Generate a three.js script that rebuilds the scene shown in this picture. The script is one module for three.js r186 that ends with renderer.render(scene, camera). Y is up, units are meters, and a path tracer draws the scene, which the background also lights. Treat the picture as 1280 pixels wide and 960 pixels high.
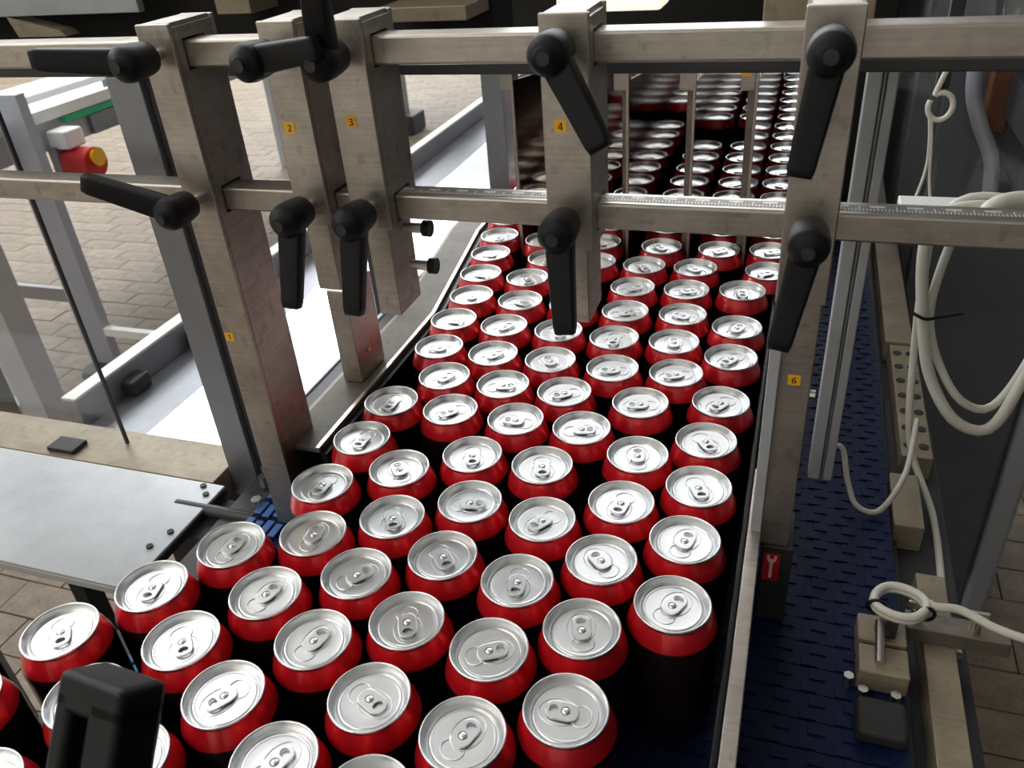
import * as THREE from 'three';
import { RoundedBoxGeometry } from 'three/addons/geometries/RoundedBoxGeometry.js';
import { mergeGeometries } from 'three/addons/utils/BufferGeometryUtils.js';
import { RectAreaLightUniformsLib } from 'three/addons/lights/RectAreaLightUniformsLib.js';

// ---------------------------------------------------------------- camera, lights, exposure
const scene = new THREE.Scene();
scene.background = new THREE.Color(0.02, 0.022, 0.025);
const camera = new THREE.PerspectiveCamera(50.02, 1280 / 960, 0.02, 60);
camera.position.set(0, 0.5565, 0);
{
  const m = new THREE.Matrix4().makeBasis(
    new THREE.Vector3(0.948, -0.071, -0.311), new THREE.Vector3(-0.107, 0.847, -0.521), new THREE.Vector3(0.3, 0.527, 0.795));
  camera.quaternion.setFromRotationMatrix(m).normalize();
}
camera.focus = 0.72;
camera.userData.fStop = 14;
scene.add(camera);
const renderer = new THREE.WebGLRenderer({ antialias: true });
renderer.toneMapping = THREE.LinearToneMapping;
renderer.toneMappingExposure = 0.96;
renderer.shadowMap.enabled = true;
RectAreaLightUniformsLib.init();
const LAMP_CEILING = 7, LAMP_WINDOW = 5, LAMP_SKY = 5, LAMP_DIM = 0.7;

// ---------------------------------------------------------------- helpers
let seed = 20240611;
const rnd = () => { seed = (seed + 0x6d2b79f5) | 0; let t = Math.imul(seed ^ (seed >>> 15), 1 | seed); t = (t + Math.imul(t ^ (t >>> 7), 61 | t)) ^ t; return ((t ^ (t >>> 14)) >>> 0) / 4294967296; };
const used = new Map();
function numbered(name) {
  const n = used.get(name) || 0; used.set(name, n + 1);
  return n ? name + '_' + String(n).padStart(3, '0') : name;
}
function tag(o, label, category, group) {
  o.userData.label = label; o.userData.category = category;
  if (group) o.userData.group = group;
  return o;
}
function thing(name, label, category, [x, y, z] = [0, 0, 0], group) {
  const o = new THREE.Group(); o.name = numbered(name); o.position.set(x, y, z);
  tag(o, label, category, group); scene.add(o); return o;
}
function obj(name, geo, mat, parent) {
  const m = new THREE.Mesh(geo, mat); m.name = parent ? name : numbered(name);
  m.castShadow = m.receiveShadow = true;
  if (parent) {
    let k = 0; const has = (n) => parent.children.some((c) => c.name === n);
    while (has(m.name)) m.name = name + '_' + String(++k).padStart(3, '0');
    parent.add(m);
  } else scene.add(m);
  return m;
}
function struct(name, geo, mat) { const m = obj(name, geo, mat); m.userData.kind = 'structure'; return m; }
// box-projected uv in metres
function metreUV(g) {
  const p = g.attributes.position, n = g.attributes.normal, uv = new Float32Array(p.count * 2);
  for (let i = 0; i < p.count; i++) {
    const ax = Math.abs(n.getX(i)), ay = Math.abs(n.getY(i)), az = Math.abs(n.getZ(i));
    const x = p.getX(i), y = p.getY(i), z = p.getZ(i);
    if (ay >= ax && ay >= az) { uv[2 * i] = x; uv[2 * i + 1] = z; } else if (ax >= az) { uv[2 * i] = z; uv[2 * i + 1] = y; } else { uv[2 * i] = x; uv[2 * i + 1] = y; }
  }
  g.setAttribute('uv', new THREE.BufferAttribute(uv, 2)); return g;
}
// bevelled box given by its limits
function bx(x0, x1, y0, y1, z0, z1, r = 0.0012) {
  const w = x1 - x0, h = y1 - y0, d = z1 - z0, rr = Math.min(r, w * 0.45, h * 0.45, d * 0.45);
  const g = rr > 0 ? new RoundedBoxGeometry(w, h, d, 1, rr) : new THREE.BoxGeometry(w, h, d);
  g.translate((x0 + x1) / 2, (y0 + y1) / 2, (z0 + z1) / 2); return metreUV(g);
}
function cyl(r0, r1, h, at, axis = 'y', n = 20) {
  const g = new THREE.CylinderGeometry(r0, r1, h, n);
  if (axis === 'z') g.rotateX(Math.PI / 2); if (axis === 'x') g.rotateZ(-Math.PI / 2);
  g.translate(...at); return g;
}
function tube(points, r, closed = false, seg = 60, radial = 10) {
  return new THREE.TubeGeometry(new THREE.CatmullRomCurve3(points.map((p) => new THREE.Vector3(...p)), closed, 'centripetal'), seg, r, radial, closed);
}
function lathe(pts, n = 44) { return new THREE.LatheGeometry(pts.map(([r, y]) => new THREE.Vector2(r, y)), n); }
const merge = (list) => mergeGeometries(list.map((g) => { const k = g.index ? g.toNonIndexed() : g; for (const a of Object.keys(k.attributes)) if (!['position', 'normal', 'uv'].includes(a)) k.deleteAttribute(a); return k; }));

// ---------------------------------------------------------------- textures
function noiseField(n, cells, sd) {               // tileable value noise
  const g = []; let s = sd; const r = () => { s = (Math.imul(s, 1664525) + 1013904223) >>> 0; return s / 4294967296; };
  const [cx, cy] = cells; for (let i = 0; i < cx * cy; i++) g.push(r());
  return (u, v) => {
    const x = u * cx, y = v * cy, x0 = Math.floor(x), y0 = Math.floor(y);
    let fx = x - x0, fy = y - y0; fx = fx * fx * (3 - 2 * fx); fy = fy * fy * (3 - 2 * fy);
    const q = (i, j) => g[((j % cy) + cy) % cy * cx + ((i % cx) + cx) % cx];
    return (q(x0, y0) * (1 - fx) + q(x0 + 1, y0) * fx) * (1 - fy) + (q(x0, y0 + 1) * (1 - fx) + q(x0 + 1, y0 + 1) * fx) * fy;
  };
}
function tex(n, f, srgb = false, repeat = 1) {
  const d = new Uint8Array(n * n * 4);
  for (let j = 0; j < n; j++) for (let i = 0; i < n; i++) {
    const c = f(i / n, j / n), k = 4 * (j * n + i);
    d[k] = Math.max(0, Math.min(255, c[0] * 255)); d[k + 1] = Math.max(0, Math.min(255, c[1] * 255)); d[k + 2] = Math.max(0, Math.min(255, c[2] * 255)); d[k + 3] = 255;
  }
  const t = new THREE.DataTexture(d, n, n); t.wrapS = t.wrapT = THREE.RepeatWrapping; t.magFilter = THREE.LinearFilter; t.minFilter = THREE.LinearMipmapLinearFilter; t.generateMipmaps = true;
  if (srgb) t.colorSpace = THREE.SRGBColorSpace; t.repeat.set(repeat, repeat); t.needsUpdate = true; return t;
}
const nA = noiseField(0, [7, 7], 11), nB = noiseField(0, [31, 31], 23), nC = noiseField(0, [120, 120], 37), nS = noiseField(0, [6, 200], 51), nT = noiseField(0, [24, 220], 53);
const grunge = (u, v) => 0.5 * nA(u, v) + 0.3 * nB(u, v) + 0.2 * nC(u, v);
const steelRough = tex(512, (u, v) => { const k = 0.84 + 0.14 * (0.25 * nS(u, v) + 0.15 * nT(u, v) + 0.6 * grunge(u, v)); return [k, k, k]; }, false, 4);
const steelTint = tex(512, (u, v) => { const g = 0.86 + 0.2 * (grunge(u, v) - 0.5) + 0.06 * (nS(u, v) - 0.5); const spot = nB(v, u) > 0.86 ? 0.93 : 1; return [g * spot, g * spot * 0.99, g * spot * 0.97]; }, true, 4);
const brickTint = tex(256, (u, v) => { const g = 0.84 + 0.3 * (grunge(u, v) - 0.5) + 0.12 * (nC(u, v) - 0.5); return [g, g * 0.985, g * 0.97]; }, true, 5);
const plainTint = tex(256, (u, v) => { const g = 0.93 + 0.12 * (grunge(u, v) - 0.5); return [g, g, g]; }, true, 2);
const plasticBump = tex(256, (u, v) => { const k = nC(u, v); return [k, k, k]; }, false, 30);

// ---------------------------------------------------------------- materials
const M = {};
const std = (o) => new THREE.MeshStandardMaterial(o);
const rgb = (r, g, b) => new THREE.Color().setRGB(r, g, b);
M.steel = std({ color: rgb(0.62, 0.575, 0.535), metalness: 0.95, roughness: 0.46, map: steelTint, roughnessMap: steelRough });
M.steelDark = std({ color: rgb(0.34, 0.31, 0.28), metalness: 0.85, roughness: 0.6, map: steelTint, roughnessMap: steelRough });
M.polished = std({ color: rgb(0.42, 0.38, 0.36), metalness: 1, roughness: 0.09, map: steelTint });
M.sheet = std({ color: rgb(0.9, 0.91, 0.93), metalness: 0.75, roughness: 0.22, map: plainTint });
M.panel = std({ color: rgb(0.52, 0.54, 0.57), metalness: 0.35, roughness: 0.42, map: plainTint });
M.beige = std({ color: rgb(0.42, 0.36, 0.27), metalness: 0.25, roughness: 0.5, map: steelTint });
M.dull = std({ color: rgb(0.2, 0.185, 0.15), metalness: 0.2, roughness: 0.6, map: steelTint });
M.profile = std({ color: rgb(0.30, 0.31, 0.34), metalness: 0.6, roughness: 0.42, map: plainTint });
M.profileDark = std({ color: rgb(0.045, 0.047, 0.052), metalness: 0.3, roughness: 0.5 });
M.paleProfile = std({ color: rgb(0.42, 0.44, 0.5), metalness: 0.4, roughness: 0.42 });
M.black = new THREE.MeshPhysicalMaterial({ color: rgb(0.005, 0.0055, 0.0075), roughness: 0.36, specularIntensity: 0.45, bumpMap: plasticBump, bumpScale: 0.00006 });
M.blackMatt = std({ color: rgb(0.02, 0.02, 0.021), roughness: 0.6 });
M.housing = new THREE.MeshPhysicalMaterial({ color: rgb(0.018, 0.018, 0.017), roughness: 0.85, specularIntensity: 0.3 });
M.lid = std({ color: rgb(0.82, 0.83, 0.84), metalness: 1, roughness: 0.3 });
M.tab = std({ color: rgb(0.78, 0.79, 0.8), metalness: 1, roughness: 0.3 });
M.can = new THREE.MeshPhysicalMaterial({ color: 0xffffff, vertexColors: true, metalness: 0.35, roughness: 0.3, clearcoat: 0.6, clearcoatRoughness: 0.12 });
M.belt = new THREE.MeshPhysicalMaterial({ color: rgb(0.007, 0.013, 0.055), roughness: 0.45, specularIntensity: 0.35 });
M.bolt = std({ color: rgb(0.7, 0.68, 0.64), metalness: 1, roughness: 0.28 });
M.cable = std({ color: rgb(0.62, 0.60, 0.54), roughness: 0.42 });
M.cabinet = std({ color: rgb(0.105, 0.116, 0.138), metalness: 0.05, roughness: 0.5, map: plainTint });
M.white = std({ color: rgb(0.78, 0.78, 0.75), roughness: 0.4 });
M.green = std({ color: rgb(0.03, 0.42, 0.19), roughness: 0.4 });
M.red = std({ color: rgb(0.55, 0.02, 0.02), roughness: 0.4 });
M.yellow = std({ color: rgb(0.85, 0.45, 0.02), roughness: 0.4 });
M.beltEdge = std({ color: rgb(0.06, 0.15, 0.42), roughness: 0.35 });
M.rust = std({ color: rgb(0.16, 0.06, 0.025), roughness: 0.6, metalness: 0.3 });
M.wall = std({ color: rgb(0.6, 0.58, 0.53), roughness: 0.9 });
M.ceiling = std({ color: rgb(0.66, 0.66, 0.65), roughness: 0.9 });
M.mortar = std({ color: rgb(0.15, 0.12, 0.09), roughness: 0.95 });
M.bricks = [[0.265, 0.21, 0.15], [0.245, 0.192, 0.136], [0.28, 0.224, 0.163], [0.235, 0.182, 0.128]].map((c) => std({ color: rgb(...c), roughness: 0.62, map: brickTint }));
M.glass = new THREE.MeshPhysicalMaterial({ color: 0xffffff, transmission: 1, roughness: 0.03, thickness: 0, ior: 1.5, metalness: 0 });
const glow = (k, c) => std({ color: rgb(0.8, 0.8, 0.8), roughness: 0.6, emissive: c, emissiveIntensity: k });

// ---------------------------------------------------------------- the hall
const FY = -0.85, X0 = -9, X1 = 4, Z0 = -11, Z1 = 3.5, CY = 4.6, T = 0.15;
struct('floor', bx(X0 - T, X1 + T, FY - 0.16, FY - 0.008, Z0 - T, Z1 + T, 0), M.mortar);
const floor = scene.children[scene.children.length - 1];
struct('ceiling', bx(X0 - T, X1 + T, CY, CY + T, Z0 - T, Z1 + T, 0), M.ceiling);
struct('wall_left', bx(X0 - T, X0, FY - 0.008, CY, Z0, Z1, 0), M.wall);
struct('wall_right', bx(X1, X1 + T, FY - 0.008, CY, Z0, Z1, 0), M.wall);
struct('wall_back', bx(X0 - T, X1 + T, FY - 0.008, CY, Z0 - T, Z0, 0), M.wall);
struct('wall_front', bx(X0 - T, X1 + T, FY - 0.008, CY, Z1, Z1 + T, 0), M.wall);

// brick paving: pieces that can be told apart are parts of the floor, the far ones are joined
{
  const shapes = [0, 1, 2].map((k) => new RoundedBoxGeometry(0.198 - 0.001 * k, 0.02, 0.098 - 0.0007 * k, 1, 0.0015)).map(metreUV);
  const far = [[], [], [], []];
  const inBox = (x, z, b) => x > b[0] && x < b[1] && z > b[2] && z < b[3];
  let made = 0;
  for (let j = 0; j < 126; j++) {
    const z = 1.55 - j * 0.1;
    for (let i = 0; i < 64; i++) {
      const x = -8.9 + i * 0.2 + (j % 2) * 0.1, r = Math.floor(rnd() * 4), dy = (rnd() - 0.5) * 0.002, ry = (rnd() - 0.5) * 0.012;
      if (inBox(x, z, [0.31, 1.23, -2.03, -0.7])) continue;
      const near = inBox(x, z, [-2.3, -1.15, -1.45, -0.6]) || inBox(x, z, [-2.95, -1.9, -2.6, -1.7]);
      if (near && made < 215) {
        const b = obj('brick', shapes[r % 3], M.bricks[r], floor); made++;
        b.position.set(x, FY - 0.011 + dy, z); b.rotation.y = ry;
      } else far[r].push(new THREE.Matrix4().makeRotationY(ry).setPosition(x, FY - 0.011 + dy, z));
    }
  }
  for (let j = 0; j < 13; j++) for (let i = 0; i < 4; i++) {
    const r = Math.floor(rnd() * 4), b = obj('brick', shapes[r % 3], M.bricks[r], floor);
    b.position.set(0.42 + i * 0.2 + (j % 2) * 0.1, FY - 0.01 + (rnd() - 0.5) * 0.002, -0.75 - j * 0.1);
  }
  far.forEach((list, r) => {
    const im = new THREE.InstancedMesh(shapes[0], M.bricks[r], list.length); im.name = 'paving_far' + (r ? '_00' + r : ''); im.userData.kind = 'stuff';
    list.forEach((m, i) => im.setMatrixAt(i, m)); im.receiveShadow = true; floor.add(im);
  });
}

// ceiling lamps and daylight windows: a glowing face and an area light of the same size before it
function areaLamp(name, label, cx, cy, cz, w, h, dir, power, color, frameMat) {
  const g = thing(name, label, name.includes('window') ? 'window' : 'lamp', [cx, cy, cz]);
  g.lookAt(cx + dir[0], cy + dir[1], cz + dir[2]);
  obj('frame', merge([bx(-w / 2 - 0.05, w / 2 + 0.05, h / 2, h / 2 + 0.05, -0.05, 0.02, 0), bx(-w / 2 - 0.05, w / 2 + 0.05, -h / 2 - 0.05, -h / 2, -0.05, 0.02, 0), bx(-w / 2 - 0.05, -w / 2, -h / 2, h / 2, -0.05, 0.02, 0), bx(w / 2, w / 2 + 0.05, -h / 2, h / 2, -0.05, 0.02, 0)]), frameMat, g);
  obj('light_panel', bx(-w / 2, w / 2, -h / 2, h / 2, -0.045, -0.01, 0), glow(power * 0.25, color), g);
  if (name.includes('window')) for (const k of [-1, 1]) obj('mullion', bx(k * w / 6 - 0.03, k * w / 6 + 0.03, -h / 2, h / 2, -0.009, 0.03, 0), frameMat, g);
  const l = new THREE.RectAreaLight(color, power, w, h);
  l.position.set(cx + dir[0] * 0.04, cy + dir[1] * 0.04, cz + dir[2] * 0.04);
  l.lookAt(cx + dir[0], cy + dir[1], cz + dir[2]); l.castShadow = true; scene.add(l);
  return g;
}
const cool = rgb(0.93, 0.97, 1), warm = rgb(1, 0.95, 0.86);
areaLamp('ceiling_lamp', 'large bright skylight panel in the left half of the hall ceiling', -5.4, CY - 0.06, -6.4, 3.4, 8.6, [0, -1, 0], LAMP_SKY, cool, M.white);
areaLamp('ceiling_lamp', 'broad dim luminous ceiling panel over the far end of the conveyor', -1.3, CY - 0.06, -4.4, 3.4, 4.4, [0, -1, 0], LAMP_DIM, cool, M.white);
areaLamp('ceiling_lamp', 'square ceiling lamp behind the camera, left one', -4.6, CY - 0.06, 1.2, 1.8, 1.8, [0, -1, 0], LAMP_CEILING, warm, M.white);
areaLamp('ceiling_lamp', 'square ceiling lamp behind the camera, right one', -2.4, CY - 0.06, 2.4, 1.4, 1.4, [0, -1, 0], LAMP_CEILING, warm, M.white);
areaLamp('daylight_window', 'long frosted window band in the far wall', -3.6, 2.9, Z0 + 0.07, 9.2, 3.2, [0, 0, 1], LAMP_WINDOW, cool, M.white);
areaLamp('daylight_window', 'long frosted window in the left wall, farther from the camera', X0 + 0.07, 2.4, -6, 3.4, 2.4, [1, 0, 0], LAMP_WINDOW, cool, M.white);
areaLamp('daylight_window', 'long frosted window in the left wall, nearer the camera', X0 + 0.07, 2.4, -1.6, 3.4, 2.4, [1, 0, 0], LAMP_WINDOW, cool, M.white);

// ---------------------------------------------------------------- main conveyor: belt, side frames, legs
{
  const fr = thing('conveyor', 'conveyor with a wide blue modular belt under the drinks cans and a dark steel frame', 'conveyor', [0, 0, 0]);
  const conv = new THREE.Group(); conv.name = 'belt'; fr.add(conv);
  const rib = []; for (let i = 0; i < 25; i++) rib.push(bx(0.006 + i * 0.0252, 0.018 + i * 0.0252, -0.002, 0, -0.0235, -0.013, 0));
  for (let i = 0; i < 25; i++) rib.push(bx(-0.0005 + i * 0.0252, 0.0115 + i * 0.0252, -0.002, 0, -0.0105, -0.0002, 0));
  rib.push(bx(0, 0.63, -0.012, -0.0015, -0.0243, 0, 0));
  const slat = merge(rib), rest = [], lug = merge([0, 1, 2, 3].map((i) => bx(0.002 + i * 0.0115, 0.0105 + i * 0.0115, 0.0001, 0.0028, -0.0225 + (i % 2) * 0.003, -0.004 + (i % 2) * 0.003, 0.001)));
  for (let k = 0; k < 125; k++) {
    const z = -0.05 - k * 0.0254;
    if (k < 40) { const s = obj('edge_lug', lug, M.beltEdge, conv); s.position.set(-0.508, 0, z); }
    if (k < 64) { const s = obj('belt_slat', slat, M.belt, conv); s.position.set(-0.508, 0, z); } else if (k % 1 === 0) { const g = bx(0, 0.63, -0.012, -0.0005, -0.0243, 0, 0); g.translate(-0.508, 0, z); rest.push(g); }
  }
  const far = obj('belt_slats_far', merge(rest), M.belt, conv); far.userData.kind = 'stuff';
  obj('side_plate', bx(-0.545, -0.512, -0.16, -0.006, -3.2, 0.1), M.profileDark, fr);
  obj('side_plate', bx(0.124, 0.13, -0.16, -0.02, -3.2, 0.1), M.profileDark, fr);
  obj('bed_plate', bx(-0.511, 0.123, -0.03, -0.0125, -3.2, 0.1), M.profileDark, fr);
  for (const z of [-0.2, -1.6, -3.0]) for (const x of [-0.54, 0.07]) obj('leg', bx(x, x + 0.05, FY, -0.031, z - 0.05, z), M.profileDark, fr);
  obj('wear_bar', bx(-0.533, -0.5085, -0.012, 0, -0.3, 0.1, 0.001), M.blackMatt, fr);
  // bearing blocks and rods at the left edge in front of the post
  obj('bearing_block', bx(-0.60, -0.548, -0.06, -0.012, -0.565, -0.50, 0.004), M.blackMatt, fr);
  obj('cross_rod', cyl(0.007, 0.007, 0.10, [-0.555, -0.006, -0.535], 'x'), M.profileDark, fr);
  for (const [x, z] of [[-0.523, -0.585], [-0.508, -0.548], [-0.53, -0.60]]) obj('bolt', cyl(0.006, 0.006, 0.014, [x, 0.004, z], 'y', 6), M.bolt, fr);
}
// right guide: black wear strip with a stainless backing bar
{
  const g = thing('guide_rail', 'black plastic guide rail with pale steel backing along the right of the cans', 'guide rail');
  obj('wear_strip', bx(-0.0115, -0.0068, 0.012, 0.1, -0.95, 0.06, 0.0015), M.black, g);
  obj('wear_strip', bx(-0.0067, -0.0005, 0.012, 0.09, -0.95, -0.602, 0.0015), M.black, g);
  obj('backing_bar', bx(-0.0067, 0.0038, 0.02, 0.1, -0.60, 0.06, 0.001), M.steel, g);
  for (const z of [-0.2, -0.42, -0.75]) obj('bracket', bx(-0.0035, 0.0005, 0.0005, 0.02, z - 0.012, z + 0.012), M.steelDark, g);
  const s = new THREE.Shape(); s.moveTo(-0.001, 0.95); s.lineTo(0.006, 1.08); s.lineTo(0.012, 2.4); s.lineTo(0.015, 2.4); s.lineTo(0.0155, 1.08); s.lineTo(0.003, 0.95); s.closePath();
  const e = new THREE.ExtrudeGeometry(s, { depth: 0.1, bevelEnabled: false }); e.rotateX(-Math.PI / 2); e.translate(0, 0.001, 0);
  obj('lead_in_plate', metreUV(e), M.polished, g);
}
// left guide: black inner strip, pale flange, flaring outward upstream
{
  const g = thing('guide_rail', 'pale steel guide rail with black inner face along the left of the cans, flaring upstream', 'guide rail');
  const strip = (a, b, y0, y1) => {
    const s = new THREE.Shape(); const P = [[0.54, 0], [0.83, 0], [1.1, -0.04], [2.4, -0.05]];
    P.forEach(([z, o], i) => (i ? s.lineTo(a + o, z) : s.moveTo(a + o, z)));
    P.slice().reverse().forEach(([z, o]) => s.lineTo(b + o, z)); s.closePath();
    const e = new THREE.ExtrudeGeometry(s, { depth: y1 - y0, bevelEnabled: false }); e.rotateX(-Math.PI / 2); e.translate(0, y0, 0); return metreUV(e);
  };
  obj('wear_strip', strip(-0.4065, -0.4, 0.02, 0.094), M.black, g);
  obj('flange', strip(-0.452, -0.4075, 0.094, 0.098), M.dull, g);
  obj('web', strip(-0.456, -0.452, 0.0008, 0.098), M.steelDark, g);
  obj('edge_bead', strip(-0.4115, -0.4075, 0.098, 0.1), M.bolt, g);
  for (const [x, y, z] of [[-0.395, 0.06, -0.6], [-0.395, 0.078, -0.625]]) obj('bolt', cyl(0.006, 0.006, 0.008, [x, y, z], 'x', 12), M.bolt, g);
}

// ---------------------------------------------------------------- drinks cans
const canProto = new THREE.Group();
{
  const shell = [[0.0235, 0.004], [0.0245, 0.0005], [0.0255, 0.0005], [0.029, 0.006], [0.0318, 0.0115], [0.0325, 0.017], [0.0325, 0.0915], [0.0323, 0.0945], [0.0317, 0.0973], [0.03165, 0.0975], [0.0316, 0.0977], [0.0307, 0.101], [0.0294, 0.1045], [0.028, 0.108], [0.0268, 0.1106], [0.0261, 0.112], [0.026, 0.1128]];
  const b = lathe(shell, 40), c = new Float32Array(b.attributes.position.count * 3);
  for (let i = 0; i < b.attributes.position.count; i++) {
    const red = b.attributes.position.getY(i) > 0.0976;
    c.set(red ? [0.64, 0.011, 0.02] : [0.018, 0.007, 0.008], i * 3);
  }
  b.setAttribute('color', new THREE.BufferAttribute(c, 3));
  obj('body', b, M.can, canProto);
  const rim = [[0.0259, 0.1126], [0.0268, 0.1127], [0.02705, 0.1132], [0.02705, 0.1145], [0.0267, 0.1151], [0.0262, 0.11525], [0.0257, 0.115], [0.0253, 0.1143], [0.0247, 0.1118], [0.0238, 0.1096], [0.0231, 0.1086], [0.0225, 0.1082], [0.0219, 0.1086], [0.0215, 0.1098], [0.0211, 0.1104], [0.0203, 0.1106], [0.0193, 0.1106], [0.0188, 0.1102], [0.012, 0.1101], [0, 0.1101]];
  const score = new THREE.TorusGeometry(0.0078, 0.0005, 6, 28); score.rotateX(Math.PI / 2); score.scale(1, 1, 0.86); score.translate(0, 0.1102, 0.0098);
  const rivet = new THREE.SphereGeometry(0.0028, 14, 8); rivet.scale(1, 0.6, 1); rivet.translate(0, 0.1117, 0);
  const bead = new THREE.TorusGeometry(0.0115, 0.0005, 6, 30); bead.rotateX(Math.PI / 2); bead.scale(0.86, 1, 1.1); bead.translate(0, 0.1101, -0.0045);
  const lid = obj('lid', merge([lathe(rim, 44), score, rivet, bead]), M.lid, canProto);
  const s = new THREE.Shape(); s.moveTo(-0.0045, 0.0085); s.quadraticCurveTo(0, 0.0105, 0.0045, 0.0085); s.quadraticCurveTo(0.0078, 0.006, 0.0076, 0); s.lineTo(0.0074, -0.009);
  s.quadraticCurveTo(0.0068, -0.0152, 0, -0.0155); s.quadraticCurveTo(-0.0068, -0.0152, -0.0074, -0.009); s.lineTo(-0.0076, 0); s.quadraticCurveTo(-0.0078, 0.006, -0.0045, 0.0085);
  const h = new THREE.Path(); h.absellipse(0, -0.0095, 0.0045, 0.0036, 0, 2 * Math.PI, true); s.holes.push(h);
  const h2 = new THREE.Path(); h2.absarc(0, 0, 0.0038, 0, 2 * Math.PI, true); s.holes.push(h2);
  const t = new THREE.ExtrudeGeometry(s, { depth: 0.0007, bevelEnabled: true, bevelSize: 0.0006, bevelThickness: 0.0005, bevelSegments: 2, curveSegments: 10 });
  t.rotateX(Math.PI / 2); t.scale(0.82, 0.8, 0.82); t.translate(0, 0.1121, 0);
  const bridge = bx(-0.0028, 0.0028, 0.1107, 0.1113, -0.0034, 0.0034, 0);
  obj('tab', merge([t, bridge]), M.tab, lid);
}
const ORD2 = ['fifteenth', 'sixteenth', 'seventeenth'];
const ORD = ['first', 'second', 'third', 'fourth', 'fifth', 'sixth', 'seventh', 'eighth', 'ninth', 'tenth', 'eleventh', 'twelfth', 'thirteenth', 'fourteenth'];
const RED = 'red can, silver lid';
function can(x, z, label, group) {
  const c = canProto.clone(); c.name = numbered('drinks_can'); c.position.set(x, 0.0001, z); c.rotation.y = rnd() * Math.PI * 2;
  tag(c, label, 'can', group); scene.add(c); return c;
}
const FILES = [
  ['file along the right guide', [[-0.050, -0.413], [-0.051, -0.480], [-0.049, -0.546], [-0.051, -0.612], [-0.045, -0.677], [-0.044, -0.763], [-0.044, -0.830], [-0.046, -0.923], [-0.021, -0.983], [-0.021, -1.048]]],
  ['second file from right guide', [[-0.100, -0.311], [-0.106, -0.376], [-0.108, -0.444], [-0.107, -0.512], [-0.106, -0.578], [-0.119, -0.660], [-0.094, -0.721], [-0.106, -0.785], [-0.106, -0.850], [-0.111, -0.915], [-0.109, -0.980], [-0.086, -1.042]]],
  ['third file from right guide', [[-0.156, -0.278], [-0.162, -0.343], [-0.163, -0.408], [-0.164, -0.477], [-0.184, -0.545], [-0.164, -0.607], [-0.159, -0.718], [-0.171, -0.782], [-0.172, -0.847], [-0.176, -0.912], [-0.174, -0.978], [-0.162, -1.042]]],
  ['fourth file from right guide', [[-0.195, -0.225], [-0.224, -0.287], [-0.227, -0.352], [-0.227, -0.419], [-0.229, -0.484], [-0.250, -0.546], [-0.229, -0.608], [-0.196, -0.664], [-0.227, -0.722], [-0.236, -0.787], [-0.237, -0.852], [-0.247, -0.916], [-0.239, -0.981], [-0.246, -1.046]]],
  ['fifth file from right guide', [[-0.260, -0.231], [-0.319, -0.264], [-0.284, -0.320], [-0.284, -0.385], [-0.285, -0.451], [-0.307, -0.512], [-0.297, -0.610], [-0.261, -0.665], [-0.292, -0.723], [-0.301, -0.787], [-0.302, -0.852], [-0.313, -0.917], [-0.304, -0.981], [-0.327, -1.043]]],
  ['sixth file from right guide', [[-0.351, -0.207], [-0.342, -0.350], [-0.340, -0.417], [-0.365, -0.477], [-0.362, -0.547], [-0.362, -0.612], [-0.327, -0.668], [-0.357, -0.726], [-0.365, -0.791], [-0.367, -0.856], [-0.378, -0.920], [-0.387, -0.985], [-0.396, -1.049]]],
];
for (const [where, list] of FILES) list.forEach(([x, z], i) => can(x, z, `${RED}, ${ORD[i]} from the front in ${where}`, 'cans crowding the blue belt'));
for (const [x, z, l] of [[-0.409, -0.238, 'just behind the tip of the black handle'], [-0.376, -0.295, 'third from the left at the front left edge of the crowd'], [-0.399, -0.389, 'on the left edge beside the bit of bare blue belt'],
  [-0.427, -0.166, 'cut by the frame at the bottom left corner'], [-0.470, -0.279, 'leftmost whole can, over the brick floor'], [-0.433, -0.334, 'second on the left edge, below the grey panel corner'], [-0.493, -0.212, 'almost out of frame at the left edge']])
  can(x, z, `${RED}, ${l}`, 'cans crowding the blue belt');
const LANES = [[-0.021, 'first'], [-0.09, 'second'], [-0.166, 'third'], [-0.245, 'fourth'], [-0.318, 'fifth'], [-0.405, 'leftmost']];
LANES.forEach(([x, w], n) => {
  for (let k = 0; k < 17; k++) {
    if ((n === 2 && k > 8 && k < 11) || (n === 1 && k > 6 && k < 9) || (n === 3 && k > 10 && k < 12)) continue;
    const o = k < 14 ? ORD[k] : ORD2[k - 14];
    can(x + (rnd() - 0.5) * 0.003 - (n === 5 ? Math.min(k, 8) * 0.003 : 0), -1.114 - k * 0.0662, `red can, ${o} back in the ${w} far lane${n === 5 ? '' : ' from the right'} beyond the rail`, 'cans queued in the far lanes');
  }
});

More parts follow.
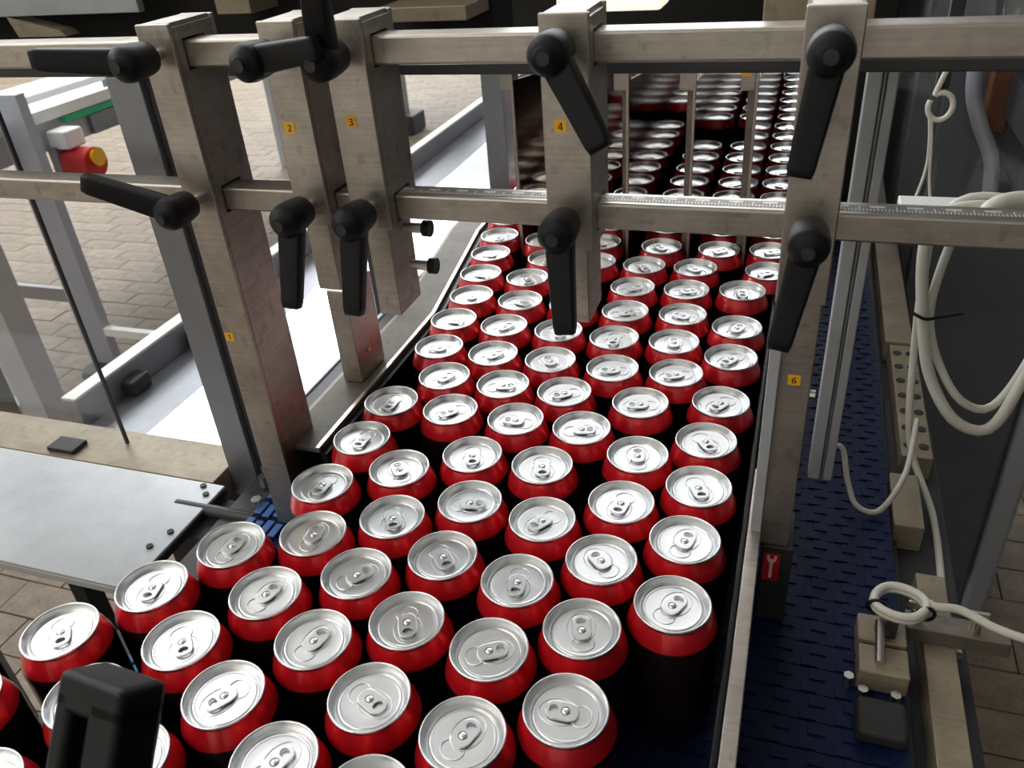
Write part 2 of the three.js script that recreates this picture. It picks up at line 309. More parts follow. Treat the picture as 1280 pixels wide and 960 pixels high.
// ---------------------------------------------------------------- lane dividers upstream
[[-0.358, 'left of the leftmost gap'], [-0.282, 'behind the fourth post'], [-0.208, 'second from the left seen over the lower rail'], [-0.1265, 'in the middle between two can lanes'], [-0.0545, 'rightmost, beside the right lane']].forEach(([x, l]) => {
  const d = thing('lane_divider', `polished upright steel lane divider plate, ${l}`, 'divider', [x, 0, 0], 'lane dividers');
  const ps = new THREE.Shape(); ps.moveTo(1.04, 0.004); ps.lineTo(2.4, 0.004); ps.lineTo(2.4, 0.16); ps.lineTo(1.95, 0.22); ps.lineTo(1.04, 0.33); ps.closePath();
  obj('plate', metreUV(new THREE.ExtrudeGeometry(ps, { depth: 0.003, bevelEnabled: false }).rotateY(Math.PI / 2).translate(-0.0015, 0, 0)), M.polished, d);
  obj('front_edge', bx(-0.0018, 0.0018, 0.004, 0.34, -1.0398, -1.036, 0.0006), M.steel, d);
  obj('hanger', bx(-0.02, -0.0024, 0.315, 0.36, -1.075, -1.05), M.steel, d);
  obj('hanger_rod', bx(-0.0115, -0.0024, 0.03, 0.3148, -1.075, -1.06), M.steelDark, d);
  if (x === -0.0545) obj('number_sticker', bx(-0.02, -0.008, 0.332, 0.344, -1.0498, -1.0492, 0), M.yellow, d);
});
{
  const b = thing('hanger_beam', 'dark cross beam carrying the lane divider hangers', 'beam');
  obj('beam', bx(-0.62, 0.3, 0.3602, 0.383, -1.09, -1.05), M.profileDark, b);
  obj('post', bx(-0.62, -0.58, -0.0548, 0.36, -1.09, -1.05), M.profileDark, b);
  obj('arm', bx(0.27, 0.3, 0.3602, 0.383, -1.4345, -1.0902), M.profileDark, b);
}

// ---------------------------------------------------------------- rails with posts
const TOP = [0.4505, 0.4695], LOW = [0.34, 0.359], RZ = [-0.557, -0.533];
const rail = (label, [y0, y1]) => { const r = thing('cross_rail', label, 'rail'); obj('bar', bx(-1.15, 0.8, y0, y1, RZ[0], RZ[1], 0.0022), M.steel, r); return r; };
rail('upper square steel cross rail running through all the clamped posts', TOP);
const lowRail = rail('lower square steel cross rail with a white scale, above the cans', LOW);
{ // scale: white tick print on the rail's upper face
  const cv = document.createElement('canvas'); cv.width = 2048; cv.height = 32; const c = cv.getContext('2d');
  c.fillStyle = '#8a837a'; c.fillRect(0, 0, 2048, 32); c.fillStyle = '#e6e4df';
  for (let i = 0; i < 256; i++) { const h = i % 10 === 0 ? 26 : i % 5 === 0 ? 20 : 12; c.fillRect(i * 8, 32 - h, 3, h); }
  for (let i = 0; i < 26; i++) c.fillRect(i * 80 + 24, 4, 34, 9);
  const t = new THREE.CanvasTexture(cv); t.colorSpace = THREE.SRGBColorSpace; t.magFilter = THREE.LinearFilter;
  const g = new THREE.PlaneGeometry(0.56, 0.011); g.rotateX(-Math.PI / 2); g.translate(-0.03, 0.3592, -0.545);
  obj('scale', g, std({ map: t, roughness: 0.5, metalness: 0.2 }), lowRail);
}
function sticker(d) {
  const cv = document.createElement('canvas'); cv.width = cv.height = 64; const c = cv.getContext('2d');
  c.fillStyle = '#f2b21c'; c.fillRect(0, 0, 64, 64); c.fillStyle = '#1c1608'; c.font = 'bold 50px sans-serif'; c.textAlign = 'center'; c.textBaseline = 'middle'; c.fillText(d, 32, 35);
  const t = new THREE.CanvasTexture(cv); t.colorSpace = THREE.SRGBColorSpace; t.magFilter = THREE.LinearFilter; return std({ map: t, roughness: 0.45 });
}
function post(label, x0, x1, sleeveBottom, tongue, digit, [sx, sy], depth = 0.05) {
  const p = thing('clamp_post', label, 'post', [0, 0, 0], 'numbered posts on the cross rails'), zf = -0.52, zb = zf - depth, t = 0.004, yT = 0.4825;
  obj('front_plate', bx(x0, x1, sleeveBottom, yT, zf - t, zf, 0.001), M.steel, p);
  obj('back_plate', bx(x0, x1, sleeveBottom, yT, zb, zb + t, 0.001), M.steel, p);
  const s = new THREE.Shape(); s.moveTo(zb + t, sleeveBottom); s.lineTo(zf - t, sleeveBottom); s.lineTo(zf - t, yT - 0.003); s.lineTo(zb + t, yT - 0.003); s.closePath();
  for (const [a, b] of [TOP, LOW]) if (a > sleeveBottom) { const h = new THREE.Path(); h.moveTo(RZ[0] - 0.0015, a - 0.0015); h.lineTo(RZ[0] - 0.0015, b + 0.0015); h.lineTo(RZ[1] + 0.0015, b + 0.0015); h.lineTo(RZ[1] + 0.0015, a - 0.0015); h.closePath(); s.holes.push(h); }
  for (const x of [x0, x1 - 0.003]) {
    const e = new THREE.ExtrudeGeometry(s, { depth: 0.003, bevelEnabled: false }); // shape x = world z
    e.rotateY(-Math.PI / 2); e.translate(x + 0.003, 0, 0);
    obj('side_plate', metreUV(e), M.steel, p);
  }
  obj('cap', bx(x0 + 0.003, x1 - 0.003, yT - 0.003, yT, zb + t, zf - t, 0), M.steel, p);
  if (tongue) { const [a, b, yb] = tongue; obj('tongue', bx(a, b, yb, sleeveBottom + 0.006, zb + 0.006, zf - 0.0045, 0.001), M.steel, p); }
  const g = new THREE.PlaneGeometry(0.0085, 0.0085); g.translate(sx, sy, (tongue && sy < sleeveBottom ? zf - 0.0045 : zf) + 0.0003);
  obj('number_sticker', g, sticker(digit), p);
  return p;
}
post('tall steel post with yellow sticker 1, leftmost on the rails, reaching down beside the belt', -0.463, -0.434, 0.012, null, '1', [-0.457, 0.228], 0.055);
post('steel post with yellow sticker 2, second from the left on the rails', -0.361, -0.332, 0.337, [-0.358, -0.338, 0.28], '2', [-0.351, 0.411]);
post('steel post with yellow sticker 3, third from the left on the rails', -0.313, -0.2815, 0.337, [-0.306, -0.287, 0.262], '3', [-0.3, 0.416]);
post('steel post with yellow sticker 4, in the middle of the rails over the cans', -0.16, -0.128, 0.33, [-0.152, -0.133, 0.27], '4', [-0.148, 0.415]);
{
  const p6 = post('steel post with yellow sticker 6, rightmost on the rails beside the guide', -0.0045, 0.0275, 0.3, [-0.001, 0.0255, 0.083], '6', [0.014, 0.239]);
  obj('edge_strip', bx(-0.0045, 0.0035, 0.09, 0.285, -0.5238, -0.5185, 0.0008), M.panel, p6);
  obj('foot_block', bx(0.006, 0.03, 0.0006, 0.0828, -0.57, -0.522), M.blackMatt, p6);
  const cv = document.createElement('canvas'); cv.width = 64; cv.height = 128; const c = cv.getContext('2d');
  c.fillStyle = '#b3131c'; c.fillRect(0, 0, 64, 128); c.fillStyle = '#f0c9c4'; c.fillRect(26, 44, 12, 72); c.beginPath(); c.moveTo(12, 10); c.lineTo(22, 10); c.lineTo(24, 26); c.lineTo(40, 26); c.lineTo(42, 10); c.lineTo(52, 10); c.lineTo(50, 34); c.lineTo(38, 48); c.lineTo(26, 48); c.lineTo(14, 34); c.closePath(); c.fill();
  const t = new THREE.CanvasTexture(cv); t.colorSpace = THREE.SRGBColorSpace; t.magFilter = THREE.LinearFilter;
  const g = new THREE.PlaneGeometry(0.0125, 0.03); g.translate(0.0145, 0.0615, -0.5216);
  obj('wrench_sticker', g, std({ map: t, roughness: 0.5 }), p6);
  obj('bolt', cyl(0.0035, 0.0035, 0.004, [0.0275, 0.225, -0.53], 'x', 12), M.bolt, p6);
}
// side bolts of post 3
for (const [x, y, z, l] of [[-0.2755, 0.349, -0.5, 'upper'], [-0.2745, 0.318, -0.5, 'lower']]) {
  const b = thing('side_screw', `steel screw with black knob on the right side of the third post, ${l} one`, 'screw', [x - 0.004, y - 0.02, -0.545]);
  obj('shank', cyl(0.004, 0.004, 0.016, [0.004, 0, 0], 'x', 12), M.bolt, b); obj('knob', cyl(0.0065, 0.0065, 0.006, [0.015, 0, 0], 'x', 14), M.black, b);
}
// short post standing on the left guide
{
  const s = thing('stub_post', 'short steel stub post standing on the left guide rail flange', 'post');
  obj('tube', bx(-0.444, -0.421, 0.0985, 0.207, -0.715, -0.66, 0.0015), M.steel, s);
  obj('bolt', cyl(0.003, 0.003, 0.004, [-0.4195, 0.13, -0.68], 'x', 10), M.bolt, s);
}
// clamp levers: hub on the post face, tapering handle
function lever(label, x, y, [dx, dy], tiltZ = 0.016) {
  const g = thing('clamp_lever', label, 'lever', [x, y, -0.5198], 'black clamping levers');
  obj('stud', cyl(0.004, 0.004, 0.012, [0, 0, 0.006], 'z', 12), M.bolt, g);
  const prof = [[0.009, 0], [0.011, 0.001], [0.0118, 0.006], [0.0125, 0.014], [0.0128, 0.022], [0.0118, 0.0275], [0.0085, 0.0305], [0.006, 0.0312], [0.0056, 0.033], [0, 0.0335]];
  const hub = lathe(prof, 28); hub.rotateX(Math.PI / 2); hub.translate(0, 0, 0.011);
  obj('hub', hub, M.black, g);
  const L = Math.hypot(dx, dy, tiltZ), n = 14, rings = [];
  const dir = new THREE.Vector3(dx, dy, tiltZ).normalize(), side = new THREE.Vector3(-dy, dx, 0).normalize(), up = new THREE.Vector3().crossVectors(dir, side);
  const pos = [], idx = [], R = 16;
  for (let i = 0; i <= n; i++) {
    const u = i / n, w = 0.0098 - 0.0022 * u, h = 0.0066 - 0.0016 * u, k = i === 0 || i === n ? 0.9 : 1, c = dir.clone().multiplyScalar(u * L).add(new THREE.Vector3(0, 0, 0.027));
    for (let j = 0; j < R; j++) {
      const a = (j / R) * 2 * Math.PI, ca = Math.cos(a), sa = Math.sin(a), e = 0.34;
      const px = Math.sign(ca) * Math.abs(ca) ** e * w * k, py = Math.sign(sa) * Math.abs(sa) ** e * h * k, v = c.clone().addScaledVector(side, px).addScaledVector(up, py);
      pos.push(v.x, v.y, v.z);
    }
  }
  for (let i = 0; i < n; i++) for (let j = 0; j < R; j++) { const a = i * R + j, b = i * R + (j + 1) % R; idx.push(a, b, a + R, b, b + R, a + R); }
  for (const s of [0, n]) { const q = pos.length / 3, c = dir.clone().multiplyScalar((s / n) * L).add(new THREE.Vector3(0, 0, 0.027)); pos.push(c.x, c.y, c.z); for (let j = 0; j < R; j++) { const a = s * R + j, b = s * R + (j + 1) % R; s ? idx.push(a, b, q) : idx.push(b, a, q); } }
  const ge = new THREE.BufferGeometry(); ge.setAttribute('position', new THREE.Float32BufferAttribute(pos, 3)); ge.setIndex(idx); ge.computeVertexNormals(); metreUV(ge);
  obj('handle', ge, M.black, g);
  obj('cap', cyl(0.004, 0.004, 0.0015, [0, 0, 0.0452], 'z', 16), M.blackMatt, g);
}
lever('black clamping lever at the top of the first post, handle pointing left', -0.448, 0.4625, [-0.072, 0.006]);
lever('black clamping lever at the top of the second post, handle pointing right behind its neighbour', -0.349, 0.4625, [0.06, 0.01]);
lever('black clamping lever at the top of the third post, handle pointing straight up', -0.296, 0.4625, [0.012, 0.068]);
lever('black clamping lever at the top of the middle post, handle pointing down to the right', -0.144, 0.465, [0.033, -0.052]);
lever('black clamping lever at the top of the rightmost post, handle pointing down', 0.0105, 0.464, [-0.009, -0.064]);
lever('black clamping lever low on the first post, handle pointing up to the left', -0.45, 0.3535, [-0.064, 0.026]);
lever('black clamping lever low on the second post, handle hanging down', -0.347, 0.3535, [-0.006, -0.066]);
lever('black clamping lever low on the third post, handle hanging down', -0.296, 0.3535, [-0.004, -0.067]);
lever('black clamping lever low on the middle post, handle hanging down over the cans', -0.144, 0.3545, [0.006, -0.068]);
lever('black clamping lever low on the rightmost post, handle hanging down to the left', 0.0115, 0.3555, [-0.011, -0.066]);

// ---------------------------------------------------------------- guard frame behind the rails
{
  const g = thing('machine_guard', 'grey aluminium guard with posts and a long beam behind the rails', 'guard');
  obj('beam', bx(-1.3, 0.62, 0.43, 0.452, -0.64, -0.6), M.profileDark, g);
  obj('head_plate', bx(-0.032, 0.036, 0.4522, 0.5, -0.64, -0.605), M.beige, g);
  obj('post', bx(-0.582, -0.546, -0.0398, 0.4298, -0.64, -0.6), M.profile, g);
  obj('post_cover', bx(-0.5458, -0.535, -0.0398, 0.4298, -0.64, -0.606), M.profileDark, g);
  obj('post', bx(0.0395, 0.0495, 0.065, 0.4298, -0.66, -0.641), M.panel, g);
  obj('post_slot', bx(0.0497, 0.0525, 0.065, 0.4298, -0.665, -0.643), M.profile, g);
  obj('post', bx(0.0527, 0.06, 0.065, 0.4298, -0.66, -0.641), M.panel, g);
  obj('post', bx(0.58, 0.62, FY, 0.43, -0.64, -0.6), M.profile, g);
  obj('post', bx(-1.3, -1.26, FY, 0.4298, -0.64, -0.6), M.profile, g);
  obj('post', bx(-0.482, -0.447, 0.099, 0.4298, -1.29, -1.25), M.profile, g);
}
{ // polycarbonate pane on the left
  const p = thing('clear_panel', 'clear polycarbonate guard pane standing on the beige bar at the left', 'pane');
  obj('pane', bx(-1.26, -0.742, -0.002, 0.43, -0.619, -0.615, 0), M.glass, p);
  obj('pane_edge', bx(-0.7418, -0.739, -0.002, 0.43, -0.619, -0.615, 0), M.profileDark, p);
}
// grey shelf panel, beige bar, white sheet and profiles left of the belt
{
  const p = thing('shelf_panel', 'pale grey sheet metal panel at the lower left, with small bolts', 'panel');
  obj('sheet', bx(-1.35, -0.566, -0.004, 0, -0.571, -0.411, 0.0015), M.panel, p);
  obj('lip', bx(-1.35, -0.566, -0.013, -0.0042, -0.4135, -0.411, 0.001), M.panel, p);
  obj('lip', bx(-0.5685, -0.566, -0.013, -0.0042, -0.571, -0.414, 0.001), M.blackMatt, p);
  for (const [x, z] of [[-0.59, -0.564], [-0.578, -0.552], [-0.577, -0.49], [-0.584, -0.466]]) obj('bolt', cyl(0.0035, 0.0035, 0.002, [x, 0.001, z], 'y', 12), M.blackMatt, p);
  const b = thing('cross_bar', 'beige steel cross bar behind the pale panel', 'bar');
  obj('bar', bx(-1.35, -0.5855, -0.04, -0.002, -0.64, -0.574), M.beige, b);
  obj('slot_block', bx(-0.83, -0.79, -0.0018, 0.004, -0.605, -0.58), M.blackMatt, b);
  for (const x of [-1.3, -0.64]) obj('leg', bx(x, x + 0.04, FY, -0.0402, -0.63, -0.59), M.profile, b);
}
{
  const s = thing('white_tray', 'long shiny white tray along the left of the conveyor', 'tray');
  obj('sheet', bx(-0.8, -0.556, -0.059, -0.055, -2.9, -0.645, 0.001), M.sheet, s);
  obj('ledge', bx(-0.9045, -0.8005, -0.064, -0.06, -2.9, -0.645, 0.001), M.profile, s);
  for (const z of [-1.2, -2.4]) obj('support', bx(-0.9, -0.6, -0.1, -0.0642, z - 0.02, z + 0.02), M.profileDark, s);
  for (const z of [-1.2, -2.4]) obj('leg', bx(-0.86, -0.82, FY, -0.1002, z - 0.02, z + 0.02), M.profile, s);
  const a = thing('edge_profile', 'aluminium edge profile with a bright top beside the white tray', 'profile');
  obj('top_strip', bx(-0.93, -0.9055, -0.018, -0.014, -2.9, -0.7, 0.001), M.white, a);
  obj('side', bx(-0.93, -0.9055, -0.12, -0.0182, -2.9, -0.7), M.profile, a);
  for (const z of [-0.8, -0.95, -1.5]) obj('bracket', bx(-0.9052, -0.885, -0.0595, -0.035, z - 0.02, z + 0.02, 0.004), M.profileDark, a);
  for (const z of [-1.1, -2.2]) obj('leg', bx(-0.928, -0.908, FY, -0.1202, z - 0.02, z + 0.02), M.profile, a);
  const d = thing('side_profile', 'dark grey aluminium profile with a pale top edge between tray and guide', 'profile');
  obj('body', bx(-0.54, -0.462, -0.005, 0.03, -2.4, -0.645, 0.002), M.profileDark, d);
  obj('top_edge', bx(-0.5475, -0.5402, -0.005, 0.032, -2.4, -0.645, 0.002), M.paleProfile, d);
  obj('slot', bx(-0.512, -0.5, 0.0302, 0.033, -2.4, -0.645, 0.0008), M.profileDark, d);
}

// ---------------------------------------------------------------- right side of the conveyor
{
  const r = thing('side_rail', 'beige side rail with a bolted chain section right of the blue belt', 'rail');
  obj('rail', bx(0.134, 0.168, -0.03, 0, -2.2, -1.04), M.beige, r);
  obj('chain_plate', bx(0.139, 0.17, -0.03, -0.002, -1.036, -0.79), M.beige, r);
  for (let k = 0; k < 7; k++) for (const x of [0.147, 0.162]) obj('chain_hole', cyl(0.0052, 0.0052, 0.003, [x, -0.0025, -0.81 - k * 0.034], 'y', 14), M.blackMatt, r);
  obj('end_block', bx(0.125, 0.152, -0.03, 0, -0.755, -0.672), M.beige, r);
  obj('near_rail', bx(0.139, 0.163, -0.03, 0, -0.61, 0.05), M.beige, r);
  obj('under_beam', bx(0.131, 0.18, -0.09, -0.0305, -2.2, 0.05), M.profileDark, r);
  const c = thing('clamp_block', 'split beige clamp block with a steel lever and rusty knob near the coil', 'clamp');
  obj('block', bx(0.086, 0.122, 0.001, 0.022, -0.528, -0.5, 0.0015), M.beige, c);
  obj('block', bx(0.086, 0.122, 0.001, 0.022, -0.496, -0.468, 0.0015), M.beige, c);
  obj('core', bx(0.09, 0.118, 0.0005, 0.018, -0.4998, -0.4962, 0), M.blackMatt, c);
  const pin = cyl(0.0035, 0.0035, 0.034, [0, 0, 0], 'z', 14); pin.rotateX(0.35); pin.translate(0.1, 0.031, -0.492); obj('lever', pin, M.bolt, c);
  obj('knob', lathe([[0, 0], [0.008, 0], [0.0085, 0.006], [0.006, 0.011], [0, 0.012]], 18).translate(0.106, 0.0221, -0.512), M.rust, c);
  for (const [x, z] of [[0.09, -0.46], [0.113, -0.46], [0.08, -0.47]]) obj('bolt', cyl(0.004, 0.004, 0.012, [x, 0.006, z], 'y', 6), M.bolt, c);
  obj('sensor', bx(0.084, 0.12, 0.001, 0.016, -0.452, -0.418, 0.005), M.blackMatt, c);
  const b = thing('sensor_bracket', 'steel bracket arm with two wing bolts over the right rail', 'bracket');
  obj('arm', bx(0.124, 0.2, 0.0005, 0.016, -0.547, -0.527), M.steelDark, b);
  for (const x of [0.131, 0.174]) { obj('wing_bolt', cyl(0.0045, 0.0045, 0.012, [x, 0.022, -0.537], 'y', 12), M.bolt, b); obj('wing', bx(x - 0.008, x + 0.008, 0.0281, 0.036, -0.5385, -0.5355), M.bolt, b); }
  // legs under the right rail so it stands on the floor
  for (const z of [-0.3, -1.6]) obj('leg', bx(0.14, 0.17, FY, -0.0902, z - 0.03, z), M.profileDark, r);
}
{ // dark drive housing over the right belt upstream
  const t = thing('drive_housing', 'dark narrow drive housing standing over the right part of the belt upstream', 'machine');
  obj('body', bx(0.036, 0.125, 0.03, 0.8, -2.1, -1.5, 0.006), M.housing, t);
  for (const z of [-1.6, -2.0]) obj('foot', bx(0.06, 0.1, 0.0002, 0.0298, z - 0.02, z + 0.02), M.housing, t);
}
{ // cabinet
  const c = thing('machine_cabinet', 'tall dark grey metal cabinet at the right behind the cables', 'cabinet');
  obj('body', bx(0.16, 0.43, FY, 1.2, -1.95, -1.45, 0.004), M.cabinet, c);
  obj('corner_strip', bx(0.4302, 0.477, FY, 1.2, -1.95, -1.44, 0.012), M.paleProfile, c);
  obj('door', bx(0.2, 0.42, FY + 0.1, 1.1, -1.4498, -1.435, 0.003), M.cabinet, c);
  const w = thing('machine_enclosure', 'large dark machine enclosure standing beyond the right edge', 'machine');
  obj('body', bx(1.5, 2.8, FY, 2.4, -2.4, 1.6, 0.01), M.housing, w);
  obj('door', bx(1.485, 1.4998, FY + 0.2, 1.7, -2.2, -1.0, 0.004), M.cabinet, w);
}
// cables
const cableZ = -0.8;
tag(obj('cable', tube([[0.2, 0.268, cableZ - 0.01], [0.15, 0.272, cableZ], [0.126, 0.262, cableZ], [0.121, 0.235, cableZ], [0.132, 0.16, cableZ], [0.15, 0.095, cableZ + 0.01], [0.178, 0.06, cableZ + 0.03], [0.205, 0.055, cableZ + 0.03], [0.232, 0.1, cableZ], [0.27, 0.22, cableZ - 0.1]], 0.0056), M.cable), 'thick white cable hanging in a wide loop at the right, outer one', 'cable');
tag(obj('cable', tube([[0.21, 0.268, cableZ - 0.02], [0.175, 0.27, cableZ - 0.02], [0.152, 0.255, cableZ - 0.02], [0.146, 0.23, cableZ - 0.02], [0.139, 0.16, cableZ - 0.008], [0.155, 0.11, cableZ], [0.18, 0.078, cableZ + 0.018], [0.205, 0.07, cableZ + 0.014], [0.234, 0.112, cableZ - 0.01], [0.27, 0.235, cableZ - 0.1]], 0.0042), M.cable), 'thinner white cable hanging inside the wide loop at the right', 'cable');
tag(obj('cable', tube([[0.2, 0.276, cableZ - 0.012], [0.15, 0.276, cableZ - 0.012], [0.13, 0.255, cableZ - 0.012], [0.127, 0.2, cableZ - 0.01], [0.134, 0.1, cableZ - 0.01], [0.143, 0.02, cableZ + 0.02], [0.166, -0.02, -0.72], [0.168, -0.03, -0.6], [0.17, -0.02, -0.54]], 0.0036), M.cable), 'thin white cable running straight down past the cable tie to the floor rail', 'cable');
tag(obj('cable_tie', tube([[0.122, 0.166, cableZ + 0.009], [0.133, 0.163, cableZ + 0.013], [0.145, 0.165, cableZ + 0.01], [0.164, 0.172, cableZ + 0.012]], 0.0018, false, 24, 6), M.black), 'black cable tie holding the white cables with its tail sticking out', 'cable tie');
{
  const pts = []; for (let i = 0; i <= 44; i++) { const a = -0.5 + (i / 44) * Math.PI * 2 * 2.1; pts.push([0.113 + 0.019 * Math.cos(a) + 0.001 * Math.sin(3 * a), 0.046 + 0.0035 * (i / 44) * 2, -0.518 - 0.017 * Math.sin(a)]); }
  pts.push([0.136, 0.052, -0.518], [0.155, 0.05, -0.521], [0.18, 0.046, -0.512], [0.205, 0.044, -0.508], [0.26, 0.04, -0.52]);
  const c = thing('cable_coil', 'white cable coiled in a small loop on the clamp at the lower right', 'cable');
  obj('cable', tube(pts, 0.0034, false, 160, 8), M.cable, c);
  for (const [x, z] of [[0.0955, -0.511], [0.131, -0.512]]) { const t = new THREE.TorusGeometry(0.0062, 0.0016, 6, 16); t.translate(x, 0.0485, z); obj('tie', t, M.black, c); }
  obj('stem', bx(0.105, 0.113, 0.023, 0.0425, -0.512, -0.504), M.blackMatt, c);
}
tag(obj('cable', tube([[0.146, 0.045, -0.79], [0.128, 0.03, -0.7], [0.108, 0.005, -0.68], [0.09, 0.01, -0.68], [0.08, 0.028, -0.69], [0.07, 0.062, -0.7], [0.058, 0.07, -0.69]], 0.0028, false, 50, 8), M.cable), 'thin pale cable sagging across the blue belt behind the right post', 'cable');
{
  const pts = []; for (let i = 0; i <= 30; i++) { const a = 2.2 - (i / 30) * Math.PI * 1.85; pts.push([0.122 + 0.0105 * Math.cos(a), 0.34 + 0.0125 * Math.sin(a), -0.88]); }
  pts.unshift([0.121, 0.372, -0.88]); 
  const c = thing('hook_cable', 'small white cable loop hanging from the beam at the upper right', 'cable');
  obj('loop', tube(pts, 0.0026, false, 70, 8), M.cable, c);
  obj('tail', tube([[0.114, 0.332, -0.88], [0.118, 0.31, -0.88], [0.12, 0.28, -0.88], [0.113, 0.245, -0.87]], 0.0016, false, 24, 6), M.cable, c);
  obj('tail', tube([[0.116, 0.332, -0.88], [0.121, 0.3, -0.88], [0.125, 0.27, -0.88], [0.131, 0.24, -0.87]], 0.0016, false, 24, 6), M.cable, c);
  obj('hanger', bx(0.115, 0.127, 0.355, 0.45, -0.893, -0.884), M.blackMatt, c);
}
tag(obj('cable', tube([[0.157, 0.262, -0.78], [0.168, 0.276, -0.79], [0.19, 0.28, -0.8], [0.22, 0.274, -0.8], [0.3, 0.26, -0.82]], 0.008, false, 40, 10), M.cable), 'bundle of white cable lying just above the lower rail at the right edge', 'cable');
{
  const b = thing('cable_tray', 'slim pale tray strip behind the lower rail at the right', 'tray');
  obj('strip', bx(0.094, 0.3, 0.262, 0.27, -0.83, -0.79), M.white, b);
  obj('arm', bx(0.28, 0.3, 0.2, 0.2618, -1.45, -0.79), M.profileDark, b);
}
// clear sheet of bent plastic reflecting the hall, at the upper right
{
  const g = new THREE.PlaneGeometry(0.3, 0.34, 24, 20), p = g.attributes.position;
  for (let i = 0; i < p.count; i++) { const x = p.getX(i), y = p.getY(i); p.setZ(i, 0.02 * Math.sin(x * 34 + y * 12) + 0.014 * Math.sin(y * 26 - x * 9 + 1) + 0.006 * Math.sin(x * 80 + 2)); }
  g.computeVertexNormals(); g.rotateY(-0.25); g.translate(0.26, 0.3, -1.22);
  const s = tag(obj('plastic_curtain', g, new THREE.MeshPhysicalMaterial({ color: 0xffffff, transmission: 1, roughness: 0.06, thickness: 0, ior: 1.5, side: THREE.DoubleSide })), 'wavy clear plastic curtain in front of the cabinet at the upper right', 'curtain');
  const c = thing('air_hose', 'pale lilac hose slanting down in front of the cabinet', 'hose');
  obj('hose', tube([[0.225, 0.3, -1.38], [0.232, 0.235, -1.38], [0.25, 0.19, -1.38], [0.275, 0.14, -1.38], [0.285, 0.08, -1.38]], 0.011, false, 40, 12), M.paleProfile, c);
  obj('fitting', bx(0.255, 0.29, 0.17, 0.27, -1.434, -1.4, 0.006), M.rust, c);
}

// ---------------------------------------------------------------- machine parts above the upper rail, upstream housing
{
  const h = thing('machine_housing', 'large dark machine housing spanning the conveyor far upstream', 'machine');
  obj('body', bx(-1.7, 0.9, 0.15, 0.27, -2.75, -2.5, 0.01), M.housing, h);
  for (const x of [-1.7, 0.8]) obj('leg', bx(x, x + 0.1, FY, 0.15, -2.7, -2.6), M.profileDark, h);
  const b = thing('top_beam', 'dark upper cross beam with pale mounting plates above the rails at the left', 'beam');
  obj('beam', bx(-1.35, -0.29, 0.39, 0.6, -0.86, -0.8), M.housing, b);
  obj('plate', bx(-1.35, -0.66, 0.461, 0.62, -0.765, -0.755), M.panel, b);
  obj('plate_arm', bx(-1.2, -1.1, 0.5, 0.55, -0.7998, -0.7652), M.housing, b);
  const tri = new THREE.Shape(); tri.moveTo(-0.84, 0.4608); tri.lineTo(-0.832, 0.44); tri.lineTo(-0.765, 0.44); tri.lineTo(-0.772, 0.446); tri.closePath();
  obj('bracket', metreUV(new THREE.ExtrudeGeometry(tri, { depth: 0.02, bevelEnabled: false }).translate(0, 0, -0.775)), M.beige, b);
  obj('bracket', bx(-0.562, -0.522, 0.457, 0.53, -0.7998, -0.75), M.beige, b);
  obj('bracket', bx(-0.382, -0.293, 0.447, 0.4595, -0.7998, -0.74), M.beige, b);
  obj('post', bx(-1.35, -1.31, FY, 0.6, -0.9, -0.8602), M.housing, b);
  const l = thing('work_lamp', 'small bright work lamp over the far can lanes above the upper rail', 'lamp', [-0.35, 0.345, -1.62]);
  obj('shade', bx(-0.1, 0.1, 0.016, 0.05, -0.06, 0.06, 0.006), M.white, l);
  obj('lamp_tube', bx(-0.095, 0.095, -0.012, 0.0158, -0.04, 0.055, 0.006), glow(1.1, rgb(1, 0.86, 0.66)), l);
  obj('stem', bx(-0.02, 0.02, 0.0502, 0.07, -0.9, 0.02), M.profileDark, l);
  const p = new THREE.RectAreaLight(rgb(1, 0.9, 0.75), 16, 0.19, 0.09); p.position.set(-0.35, 0.328, -1.62); p.lookAt(-0.35, 0, -1.62); p.castShadow = true; scene.add(p);
}

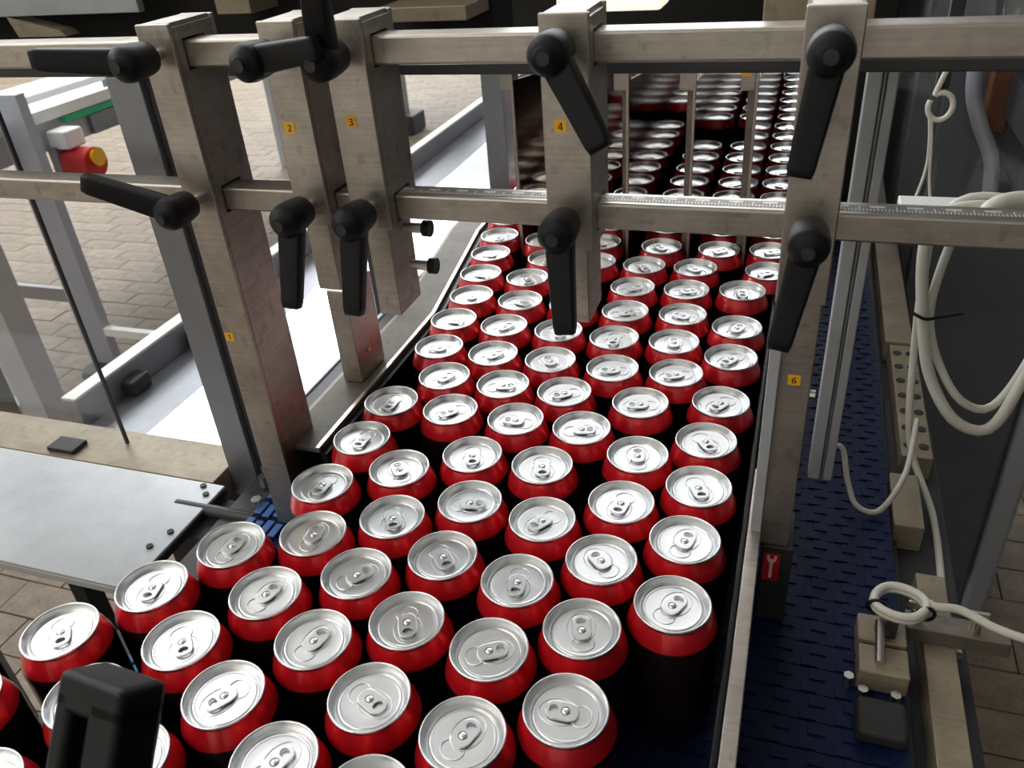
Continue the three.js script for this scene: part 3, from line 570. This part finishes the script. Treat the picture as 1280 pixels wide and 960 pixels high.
// ---------------------------------------------------------------- background at the left: second conveyor
{
  const c = thing('background_conveyor', 'pale second conveyor with a green edge strip beyond the guard at the far left', 'conveyor');
  obj('bed', bx(-3.0, -2.36, -0.12, -0.03, -6, -1.6), M.panel, c);
  obj('side_guide', bx(-2.52, -2.49, 0.005, 0.03, -6, -1.6, 0.006), M.white, c);
  obj('green_strip', bx(-2.359, -2.34, -0.052, -0.027, -6, -2.19, 0.003), M.green, c);
  obj('white_strip', bx(-2.359, -2.336, -0.026, 0.012, -6, -1.6, 0.003), M.white, c);
  obj('lower_skirt', bx(-2.359, -2.345, -0.119, -0.054, -6, -2.3, 0.003), M.profile, c);
  for (const z of [-1.9, -2.6, -3.4, -4.4]) obj('guide_bracket', bx(-2.52, -2.49, -0.03, 0.005, z - 0.02, z + 0.02), M.profile, c);
  for (const z of [-1.93, -4.2]) { obj('leg', bx(-2.335, -2.225, FY, 0.1, z - 0.035, z), M.paleProfile, c); obj('leg', bx(-2.95, -2.88, FY, -0.1202, z - 0.06, z), M.paleProfile, c); obj('leg_brace', bx(-2.88, -2.3352, -0.6, -0.55, z - 0.03, z - 0.01), M.profile, c); }
  obj('floor_bar', bx(-2.2248, -1.99, -0.715, -0.685, -1.955, -1.93), M.white, c);
  obj('bar_end', bx(-1.9898, -1.93, -0.73, -0.67, -1.97, -1.92, 0.006), M.blackMatt, c);
  obj('foot', cyl(0.05, 0.06, 0.02, [-2.28, FY + 0.011, -1.9], 'y', 16), M.blackMatt, c);
  const m = thing('gear_motor', 'red gear motor with a black box beside the background conveyor', 'motor');
  obj('body', cyl(0.05, 0.05, 0.1, [-2.25, -0.16, -2.12], 'x', 24), M.red, m);
  obj('cap', cyl(0.03, 0.02, 0.02, [-2.19, -0.14, -2.12], 'x', 20), M.yellow, m);
  obj('terminal_box', bx(-2.33, -2.25, -0.11, -0.05, -2.16, -2.08, 0.008), M.white, m);
  obj('control_box', bx(-2.335, -2.2, -0.36, -0.121, -2.75, -2.5, 0.008), M.blackMatt, m);
  obj('mount', bx(-2.337, -2.3001, -0.2, -0.1, -2.17, -2.07, 0.004), M.profile, m);
  const f = thing('machine_stand', 'grey machine stand with two legs behind the clear pane at the left', 'stand');
  obj('leg', bx(-2.06, -1.97, FY, 0.3, -1.5, -1.42), M.paleProfile, f);
  obj('leg', bx(-2.9, -2.81, FY, 0.3, -1.5, -1.42), M.paleProfile, f);
  obj('top_beam', bx(-2.9, -1.97, 0.3002, 0.36, -1.5, -1.42), M.paleProfile, f);
  obj('foot_bar', bx(-2.8098, -2.0602, -0.72, -0.67, -1.48, -1.44), M.profile, f);
  obj('foot', cyl(0.04, 0.05, 0.05, [-2.13, FY + 0.0255, -1.46], 'y', 16), M.blackMatt, f);
  const g = thing('floor_stand', 'small grey equipment foot standing on the far floor', 'stand', [-2.5, FY, -5.0]);
  obj('base', bx(-0.12, 0.12, 0, 0.12, -0.1, 0.1, 0.01), M.profileDark, g); obj('column', bx(-0.04, 0.04, 0.12, 1.3, -0.04, 0.04), M.profile, g);
  obj('foot_rail', bx(-0.9, -0.1202, 0.03, 0.09, -0.05, 0.0), M.profile, g);
}
// black handle poking into the frame at the lower left
{
  const h = thing('black_handle', 'blurred black U-shaped plastic handle at the lower left corner', 'handle');
  const A = new THREE.Vector3(-0.262, 0.262, -0.165), B = new THREE.Vector3(-0.26, 0.05, 0.0), dir = B.clone().sub(A), L = dir.length();
  const g = new THREE.Group(); g.name = 'arm'; h.add(g); g.position.copy(A); g.up.set(0, 0, 1); g.lookAt(B); g.rotateZ(0.16);
  obj('left_wall', bx(-0.0235, -0.012, -0.013, 0.012, 0, L, 0.004), M.black, g);
  obj('right_wall', bx(-0.002, 0.019, -0.013, 0.012, 0, L, 0.004), M.black, g);
  obj('web', bx(-0.0125, -0.0015, -0.012, 0.001, 0.002, L, 0.001), M.blackMatt, g);
  obj('end_cap', bx(-0.0235, 0.019, -0.013, 0.012, -0.006, 0.012, 0.004), M.black, g);
  obj('bracket', bx(-0.29, -0.23, -0.06, 0.06, -0.0, 0.04, 0.004), M.blackMatt, h);
}
renderer.render(scene, camera);
